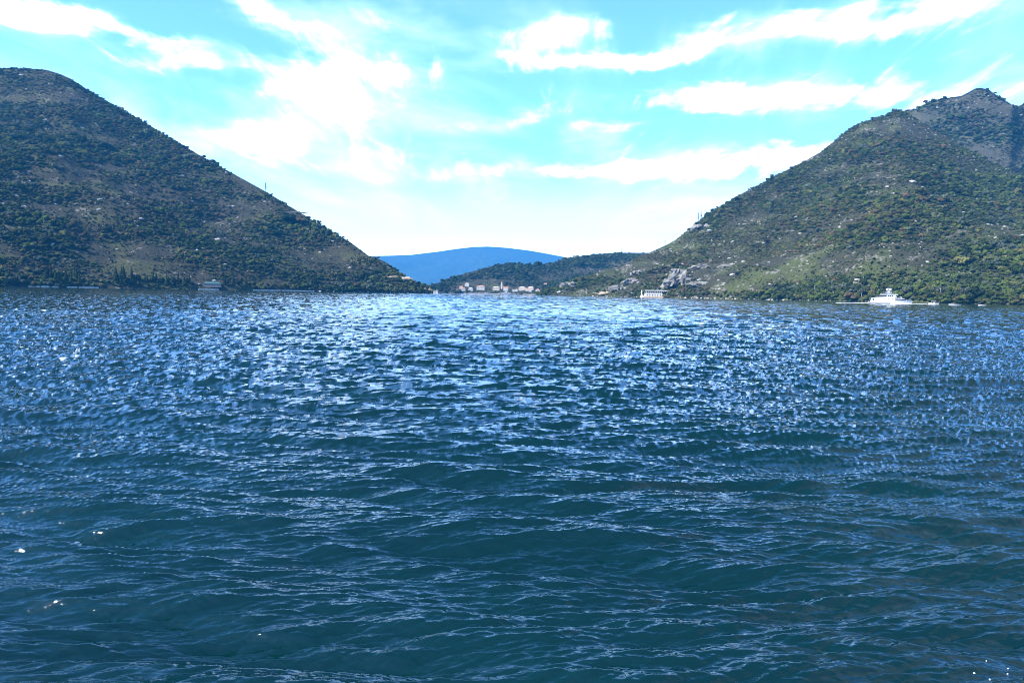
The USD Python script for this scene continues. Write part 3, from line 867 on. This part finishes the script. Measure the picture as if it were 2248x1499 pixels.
bp2 = at(943, 640, 1518)
bp2[2] = 1.8
t = thing("harbour_beacon", "slim white beacon left of the house on the left headland tip", "beacon", bp2)
part(t, "base", cyl([0, 0, -1], [0, 0, 1.2], 1.6, 10), concrete)
part(t, "tower", frustum([0, 0, 1.2], [0, 0, 6.8], 1.0, 0.75, 10), white_wall)
part(t, "lantern", cyl([0, 0, 6.8], [0, 0, 8.0], 0.6, 8), dark_glass)
part(t, "cap", frustum([0, 0, 8.0], [0, 0, 8.7], 0.85, 0.1, 10), white_wall)


def quay(hill, px0, px1, label, z=1.3, seg=14):
    """A low stone quay along the waterline, with each block of its capping."""
    pts = [hill.on(x, 0.0008) for x in np.linspace(px0, px1, seg + 1)]
    t = thing("quay_wall", label, "quay", (0, 0, 0))
    for a, b in zip(pts[:-1], pts[1:]):
        a, b = np.array([a[0], a[1], 0]), np.array([b[0], b[1], 0])
        d = (b - a) / np.linalg.norm(b - a)
        nn = np.array([d[1], -d[0], 0]) * 1.1
        for nm, z0, z1, k, lk in (("wall_block", -1.5, z, 1.0, grey_wall), ("cap_stone", z + 0.003, z + 0.45, 1.25, concrete)):
            e = d * 0.12
            v = np.array([q for zz_ in (z0, z1) for q in (a + e + nn * k, b - e + nn * k, b - e - nn * k, a + e - nn * k)])
            v[:4, 2], v[4:, 2] = z0, z1
            part(t, nm, trimesh.convex.convex_hull(v), lk)
    return t


quay(left_hill, 62, 130, "low pale quay under the conifer clump at the left end of the left shore", 1.2, 8)
quay(left_hill, 146, 216, "short low quay right of the leftmost conifer clump", 1.0, 8)
quay(left_hill, 436, 480, "little landing quay in front of the teal roofed house", 1.2, 5)
quay(left_hill, 555, 690, "longest pale quay along the middle of the left shore", 1.2, 14)
quay(mid_hill, 1004, 1200, "village quay along the water in the strait", 1.2, 16)


# ------------------------------------------------------------------ masts and poles
def lattice(label, p, hgt, wid, panels):
    t = thing("radio_mast", label, "mast", p, 0.3)
    for k in range(4):
        a = math.pi / 4 + k * math.pi / 2
        part(t, "leg", frustum([wid * math.cos(a), wid * math.sin(a), -1.5], [0.22 * wid * math.cos(a), 0.22 * wid * math.sin(a), hgt * 0.86], 0.30, 0.22, 5), steel)
    br = []
    for j in range(7):
        z0, z1 = hgt * 0.86 * j / 7, hgt * 0.86 * (j + 1) / 7
        w0, w1 = wid * (1 - 0.78 * j / 7), wid * (1 - 0.78 * (j + 1) / 7)
        for k in range(4):
            a, b = math.pi / 4 + k * math.pi / 2, math.pi / 4 + (k + 1) * math.pi / 2
            br.append(frustum([w0 * math.cos(a), w0 * math.sin(a), z0], [w1 * math.cos(b), w1 * math.sin(b), z1], 0.12, 0.12, 4))
            br.append(frustum([w1 * math.cos(a), w1 * math.sin(a), z1], [w1 * math.cos(b), w1 * math.sin(b), z1], 0.12, 0.12, 4))
    part(t, "bracing", join(*br), steel)
    part(t, "pole", frustum([0, 0, hgt * 0.84], [0, 0, hgt], 0.34, 0.26, 6), steel)
    for k, (f, a, s_) in enumerate(panels):
        c = np.array([math.cos(a), math.sin(a), 0]) * (wid * (1 - 0.78 * f) * 0.72 + 0.5)
        b = box(-0.65 * s_, 0.65 * s_, -0.5, 0.5, -1.4 * s_, 1.4 * s_)
        b.apply_translation(c + [0, 0, hgt * f])
        part(t, "antenna", b, steel)
    return t


PAN = [(0.42, 0, 1.2), (0.44, 2.1, 1.2), (0.42, 4.2, 1.2), (0.60, 1, 1.0), (0.62, 3.1, 1.0), (0.80, 0.3, 0.8), (0.80, 3.4, 0.8)]


def ridge(hill, px, up_=0.0):
    return hill.on(px, 0.995) + [0, 0, up_]


lattice("lattice radio mast alone on the ridge of the left hill", ridge(left_hill, 583), 23, 1.5, PAN)
lattice("left mast of the twin radio masts on the right ridge", ridge(right_hill, 1533), 25, 1.5, PAN)
lattice("right mast of the twin radio masts on the right ridge", ridge(right_hill, 1539), 24, 1.5, PAN[:5])


def pole(label, p, hgt, r0, look, name="utility_pole", arm=True):
    t = thing(name, label, "pole", p, -math.atan2(p[0], p[1]))
    part(t, "shaft", frustum([0, 0, -1], [0, 0, hgt], r0, r0 * 0.7, 7), look)
    if arm:
        part(t, "cross_arm", box(-1.0, 1.0, -0.1, 0.1, hgt * 0.93, hgt * 0.93 + 0.22), look)
    else:
        part(t, "antenna", cyl([0, 0, hgt * 0.6], [0, 0, hgt * 1.02], r0 * 2.0, 7), look)
    return t


pole("single dark mast low on the right ridge, below the twin masts", ridge(right_hill, 1460), 12.5, 0.5, steel, "ridge_mast", False)
pole("thin mast on the crest of the low hill behind the village", ridge(mid_hill, 1365), 18, 0.7, steel, "ridge_mast", False)
pole("pale utility pole above the trees right of the motor boat", right_hill.on(2063, 0.012), 12, 0.22, pale_bark)
pole("tall pale utility pole near the right edge, between the umbrella trees", right_hill.on(2163, 0.010), 13, 0.22, pale_bark)
pole("whitish pole at the water in front of the shady grove", right_hill.on(1774, 0.003), 11, 0.42, white_wall)
pole("pale pole at the back of the shady grove", right_hill.on(1787, 0.014), 14, 0.22, pale_bark)
pole("pale utility pole left of the shady grove", right_hill.on(1661, 0.010), 10, 0.22, pale_bark)

# ------------------------------------------------------------------ boats
paint = plain("boat_paint", (0.40, 0.41, 0.43), 0.28, 0.03, 0.4)
deck_paint = plain("deck_paint", (0.55, 0.48, 0.38), 0.6, 0.08)
black_paint = plain("black_paint", (0.03, 0.03, 0.035), 0.4)
metal = plain("rail_metal", (0.6, 0.6, 0.62), 0.3, 0.05, 1.5, 0.8)


def hull(stations):
    """Lofted hull. stations: (x, half breadth at deck, half breadth at water, deck height, keel depth, rake of the deck edge ahead of the water)."""
    v = []
    for x, bd, bw, zd, zk, rk in stations:
        sec = [(0.0, zk), (bw * 0.75, zk * 0.6), (bw, 0.0), ((bw + bd) / 2 + 0.05 * bd, zd * 0.5), (bd, zd)]
        ring = [(x + rk * max(z, 0) / max(zd, 1e-6), y, z) for y, z in sec] + [(x + rk * max(z, 0) / max(zd, 1e-6), -y, z) for y, z in sec[::-1]][:-1]
        v.append(ring)
    n_, m_ = len(v), len(v[0])
    v = np.array(v).reshape(-1, 3)
    f = []
    for i_ in range(n_ - 1):
        for j_ in range(m_):
            a, b = i_ * m_ + j_, i_ * m_ + (j_ + 1) % m_
            f += [[a, b, b + m_], [a, b + m_, a + m_]]
    for e in (0, n_ - 1):
        f += [[e * m_, e * m_ + j_, e * m_ + j_ + 1] for j_ in range(1, m_ - 1)]
    m = trimesh.Trimesh(v, f, process=False)
    m.fix_normals()
    return m


def rail(pts, z, h_, n):
    pts = np.asarray(pts, float)
    out = []
    for a, b in zip(pts[:-1], pts[1:]):
        out.append(cyl([*a, z + h_], [*b, z + h_], 0.045, 5))
        out.append(cyl([*a, z + h_ / 2], [*b, z + h_ / 2], 0.03, 5))
    for f in np.linspace(0, len(pts) - 1, n):
        i_ = min(int(f), len(pts) - 2)
        q = pts[i_] + (pts[i_ + 1] - pts[i_]) * (f - i_)
        out.append(cyl([*q, z], [*q, z + h_], 0.04, 5))
    return join(*out)


YR = 700.0
U = YR * 0.835 / F                                   # metres to a photo pixel at the yacht
yp = at(1909, 667, YR)
yp[2] = 0.0
yaz = math.atan2(yp[0], yp[1])
t = thing("motor_yacht", "large white motor yacht with radar domes cruising past the right shore", "yacht", yp, -yaz)
B = 3.9


def S(*q):
    return [v_ * U for v_ in q]


part(t, "hull", hull([(0.5 * U, B * .9, B * .85, 7.2 * U, -1.2, 0), (12 * U, B, B * .93, 7.4 * U, -1.6, 0), (35 * U, B, B * .92, 7.6 * U, -1.8, 0), (58 * U, B * .95, B * .75, 7.8 * U, -1.7, .3), (72 * U, B * .78, B * .48, 7.8 * U, -1.4, .8),
                      (82 * U, B * .5, B * .22, 7.4 * U, -.9, 1.4), (87 * U, B * .2, B * .04, 6.6 * U, -.3, 1.7)]), paint, 35)
part(t, "swim_platform", box(-4 * U, 0.5 * U, -3.0, 3.0, 0.5, 1.1), paint)
mh = part(t, "main_deckhouse", prism_xz([S(2, 7.3), S(3, 13.2), S(14, 15.0), S(34, 16.3), S(54, 15.2), S(54.5, 7.3)], -B * .96, B * .96), paint)
for k, x in enumerate((12, 30, 38, 46)):
    part(mh, "window", box(x * U, (x + 3) * U, -B * .96 - 0.04, -B * .96 + 0.2, 11.6 * U, 13.0 * U), dark_glass)
part(mh, "side_door", box(6 * U, 9 * U, -B * .96 - 0.05, -B * .96 + 0.2, 7.9 * U, 11.6 * U), dark_glass)
part(t, "forward_saloon", prism_xz([S(54.6, 7.6), S(54.6, 11.8), S(69, 11.8), S(74, 7.6)], -B * .78, B * .78), dark_glass)
part(t, "saloon_roof", prism_xz([S(52, 11.9), S(52, 13.6), S(70, 13.4), S(75, 12.2), S(74, 11.9)], -B * .86, B * .86), paint)
part(t, "upper_saloon", prism_xz([S(10, 15.4), S(18, 20.2), S(36, 20.6), S(36, 16.0)], -B * .72, B * .72), dark_glass)
wh = part(t, "wheelhouse", prism_xz([S(36.1, 15.8), S(36.1, 20.8), S(53, 20.8), S(58, 15.4)], -B * .76, B * .76), paint)
for k, x in enumerate((38, 42, 46.5)):
    part(wh, "window", box(x * U, (x + 3.2) * U, -B * .76 - 0.04, -B * .76 + 0.2, 17.4 * U, 19.8 * U), dark_glass)
part(t, "sun_deck_roof", prism_xz([S(20, 20.9), S(22, 22.6), S(58, 22.6), S(61, 20.9)], -B * .84, B * .84), paint)
part(t, "roof_post", box(53.2 * U, 54.2 * U, -B * .82, -B * .74, 13.6 * U, 20.9 * U), paint)
part(t, "roof_post", box(53.2 * U, 54.2 * U, B * .74, B * .82, 13.6 * U, 20.9 * U), paint)
mast = part(t, "mast", prism_xz([S(36, 22.6), S(38, 30), S(42, 30), S(44, 22.6)], -.55, .55), paint)
part(mast, "cross_tree", box(33 * U, 47 * U, -2.0, 2.0, 26.0 * U, 27.2 * U), paint)
for x in (36.6, 43.2):
    dm = trimesh.creation.icosphere(2, 3.2 * U)
    dm.apply_translation([x * U, 0, 33.2 * U])
    part(mast, "radar_dome", dm, paint, True)
part(mast, "antenna", cyl([40 * U, 0, 30 * U], [40 * U, 0, 40 * U], 0.09, 6), metal)
part(t, "flag_staff", cyl([0.6 * U, 0, 7.2 * U], [0.2 * U, 0, 15 * U], 0.09, 6), metal)
part(t, "whip_antenna", cyl([55 * U, -1.5, 22.6 * U], [55 * U, -1.5, 32 * U], 0.05, 5), metal)
part(t, "foredeck_rail", rail([(56 * U, -B * .92), (72 * U, -B * .72), (82 * U, -B * .42), (89 * U, 0), (82 * U, B * .42), (72 * U, B * .72), (56 * U, B * .92)], 7.8 * U, 0.9, 22), metal)
part(t, "anchor_winch", box(76 * U, 79 * U, -.6, .6, 7.6 * U, 9.0 * U), metal)
part(t, "crane", join(box(66 * U, 67.2 * U, -.4, .4, 13.4 * U, 17 * U), box(62 * U, 67.2 * U, -.25, .25, 16.2 * U, 17 * U)), paint)
part(t, "boot_stripe", hull([(0.3 * U, B * .875, B * .86, .35, -.2, 0), (12 * U, B * .95, B * .94, .35, -.2, 0), (35 * U, B * .945, B * .93, .35, -.2, 0), (58 * U, B * .79, B * .76, .35, -.2, .02), (72 * U, B * .52, B * .49, .35, -.2, .05)]), black_paint)


def small_boat(name, label, px0, px1, r_, high, canopy=False, look=paint, outboard=True):
    c = at((px0 + px1) / 2, 667, r_)
    c[2] = 0.05
    ln = (px1 - px0) * r_ / F * (0.82 if px0 > 1800 else 1.0)
    b = min(ln * 0.17, 1.6)
    t = thing(name, label, "boat", c, -math.atan2(c[0], c[1]))
    part(t, "hull", hull([(-ln / 2, b * .85, b * .8, high, -.3, 0), (-ln * .1, b, b * .88, high, -.35, 0), (ln * .2, b * .85, b * .6, high * 1.1, -.3, .15), (ln * .42, b * .3, b * .1, high * 1.35, -.1, .4)]), look, 35)
    part(t, "gunwale", rail([(-ln / 2, -b * .85), (-ln * .1, -b), (ln * .2, -b * .85), (ln * .45, 0), (ln * .2, b * .85), (-ln * .1, b), (-ln / 2, b * .85)], high - 0.05, 0.12, 8), metal)
    if outboard:
        part(t, "outboard_motor", join(box(-ln / 2 - 0.5, -ln / 2 - 0.02, -.25, .25, high * 0.6, high + 0.7), box(-ln / 2 - 0.35, -ln / 2 - 0.15, -.1, .1, -.4, high * 0.6)), black_paint)
    if canopy:
        part(t, "console", box(-ln * .05, ln * .10, -b * .5, b * .5, high, high + 0.9), paint)
        part(t, "windscreen", prism_xz([(ln * .10, high + .05), (ln * .18, high + .05), (ln * .12, high + 1.2), (ln * .10, high + 1.2)], -b * .55, b * .55), dark_glass)
        for x in (-ln * .22, ln * .12):
            for y in (-b * .7, b * .7):
                part(t, "canopy_post", cyl([x, y, high], [x, y, high + 1.9], 0.05, 5), metal)
        part(t, "canopy", box(-ln * .26, ln * .20, -b * .8, b * .8, high + 1.9, high + 2.05), paint)
        part(t, "seat", box(-ln * .36, -ln * .2, -b * .6, b * .6, high, high + .5), deck_paint)
    else:
        part(t, "thwart", box(-ln * .12, -ln * .06, -b * .85, b * .85, high - 0.1, high - 0.02), deck_paint)
    return t


small_boat("motor_boat", "small white motor boat with a canopy running ahead of the yacht", 2038, 2062, 690, 1.0, True)
small_boat("open_boat", "low white open boat to the right of the motor boat", 2084, 2110, 680, 0.55)
small_boat("open_boat", "smallest low white boat, nearest the right edge", 2149, 2165, 680, 0.5)
small_boat("open_boat", "dark open boat moored at the village quay", 1139, 1148, 2270, 3.2, False, black_paint)
small_boat("open_boat", "white boat moored at the quay left of the ferry", 1062, 1076, 2275, 2.6, True)

fp = at(1111, 646, 2262)
fp[2] = 0
FU = 2262 / F
t = thing("car_ferry", "white double ended car ferry in front of the village", "ferry", fp, -math.atan2(fp[0], fp[1]))
part(t, "hull", hull([(-14 * FU, 5, 4, 2.6, -1, -2), (-9 * FU, 6, 5.5, 2.4, -1.5, 0), (9 * FU, 6, 5.5, 2.4, -1.5, 0), (14 * FU, 5, 4, 2.6, -1, 2)]), paint, 35)
part(t, "side_bulwark", box(-11 * FU, 11 * FU, -6.1, -5.8, 2.4, 3.8), paint)
part(t, "side_bulwark", box(-11 * FU, 11 * FU, 5.8, 6.1, 2.4, 3.8), paint)
part(t, "ramp", prism_xz([(14.2 * FU, 2.4), (14.4 * FU, 2.1), (18 * FU, 4.6), (17.8 * FU, 4.9)], -4, 4), metal)
part(t, "ramp", prism_xz([(-14.2 * FU, 2.4), (-14.4 * FU, 2.1), (-18 * FU, 4.6), (-17.8 * FU, 4.9)], -4, 4), metal)
part(t, "bridge_deck", box(-5 * FU, 5 * FU, -6, 6, 6.4, 7.0), paint)
for x in (-4.6 * FU, 4.6 * FU):
    for y in (-5.5, 5.5):
        part(t, "pillar", box(x - .4, x + .4, y - .4, y + .4, 2.4, 6.4), paint)
wh = part(t, "wheelhouse", box(-2 * FU, 2 * FU, -2.2, 2.2, 7.0, 9.8), paint)
part(wh, "window", box(-1.8 * FU, 1.8 * FU, -2.26, -2.1, 8.3, 9.3), dark_glass)
part(t, "mast", cyl([0, 0, 9.8], [0, 0, 14], 0.2, 6), metal)

# ------------------------------------------------------------------ foam
foam_look = plain("foam", (0.60, 0.62, 0.63), 0.9, 0.04, 3.0)


def foam(name, label, p0, p1, width, seed, n=160):
    r_ = np.random.default_rng(seed)
    out = []
    p0, p1 = np.array(p0, float), np.array(p1, float)
    for k in range(n):
        f = r_.random()
        c = p0 + (p1 - p0) * f
        c[:2] += r_.normal(0, width * 0.35, 2)
        b = trimesh.creation.icosphere(1, 1.0)
        b.apply_scale(r_.uniform([0.6, 0.3, 0.08], [2.2, 0.8, 0.26]) * (0.6 + 0.6 * width / 3))
        b.apply_translation([c[0], c[1], 0.05])
        out.append(b)
    return solo(name, join(*out), foam_look, label, "foam", kind="stuff")


e1 = np.array([math.cos(-yaz), math.sin(-yaz), 0])
foam("wake_foam", "white wake trailing behind the yacht", yp - e1 * 72 * U, yp + e1 * 2 * U, 2.2, 1, 170)
foam("wake_foam", "white churned water under the yacht's stern", yp - e1 * 5 * U, yp + e1 * 1 * U, 3.4, 2, 60)
foam("wake_foam", "white bow wave along the yacht's side", yp + e1 * 50 * U + [e1[1] * 4.5, -e1[0] * 4.5, 0], yp + e1 * 90 * U + [e1[1] * 1.5, -e1[0] * 1.5, 0], 1.6, 3, 110)
foam("wake_foam", "white wake stretching behind the motor boat", yp + e1 * 92 * U, yp + e1 * 128 * U, 1.3, 4, 90)

out, r_ = [], np.random.default_rng(9)
for k in range(6):
    q = at(2195 + r_.normal(0, 30), 1468 + r_.normal(0, 16), 6.2)
    d = bearing(2195 + r_.normal(0, 34), 1472 + r_.normal(0, 13))
    q = EYE + d * (-(EYE[2] - 0.02) / d[2])
    hh = float(sea_displace(np.array([q[0]]), np.array([q[1]]))[0][0])
    b = trimesh.creation.icosphere(1, 1.0)
    b.apply_scale(r_.uniform([0.004, 0.004, 0.003], [0.010, 0.008, 0.006]))
    b.apply_translation([q[0], q[1], hh + 0.008])
    out.append(b)
solo("foam_flecks", join(*out), foam_look, "little white foam flecks on the water at the bottom right corner", "foam", kind="stuff")
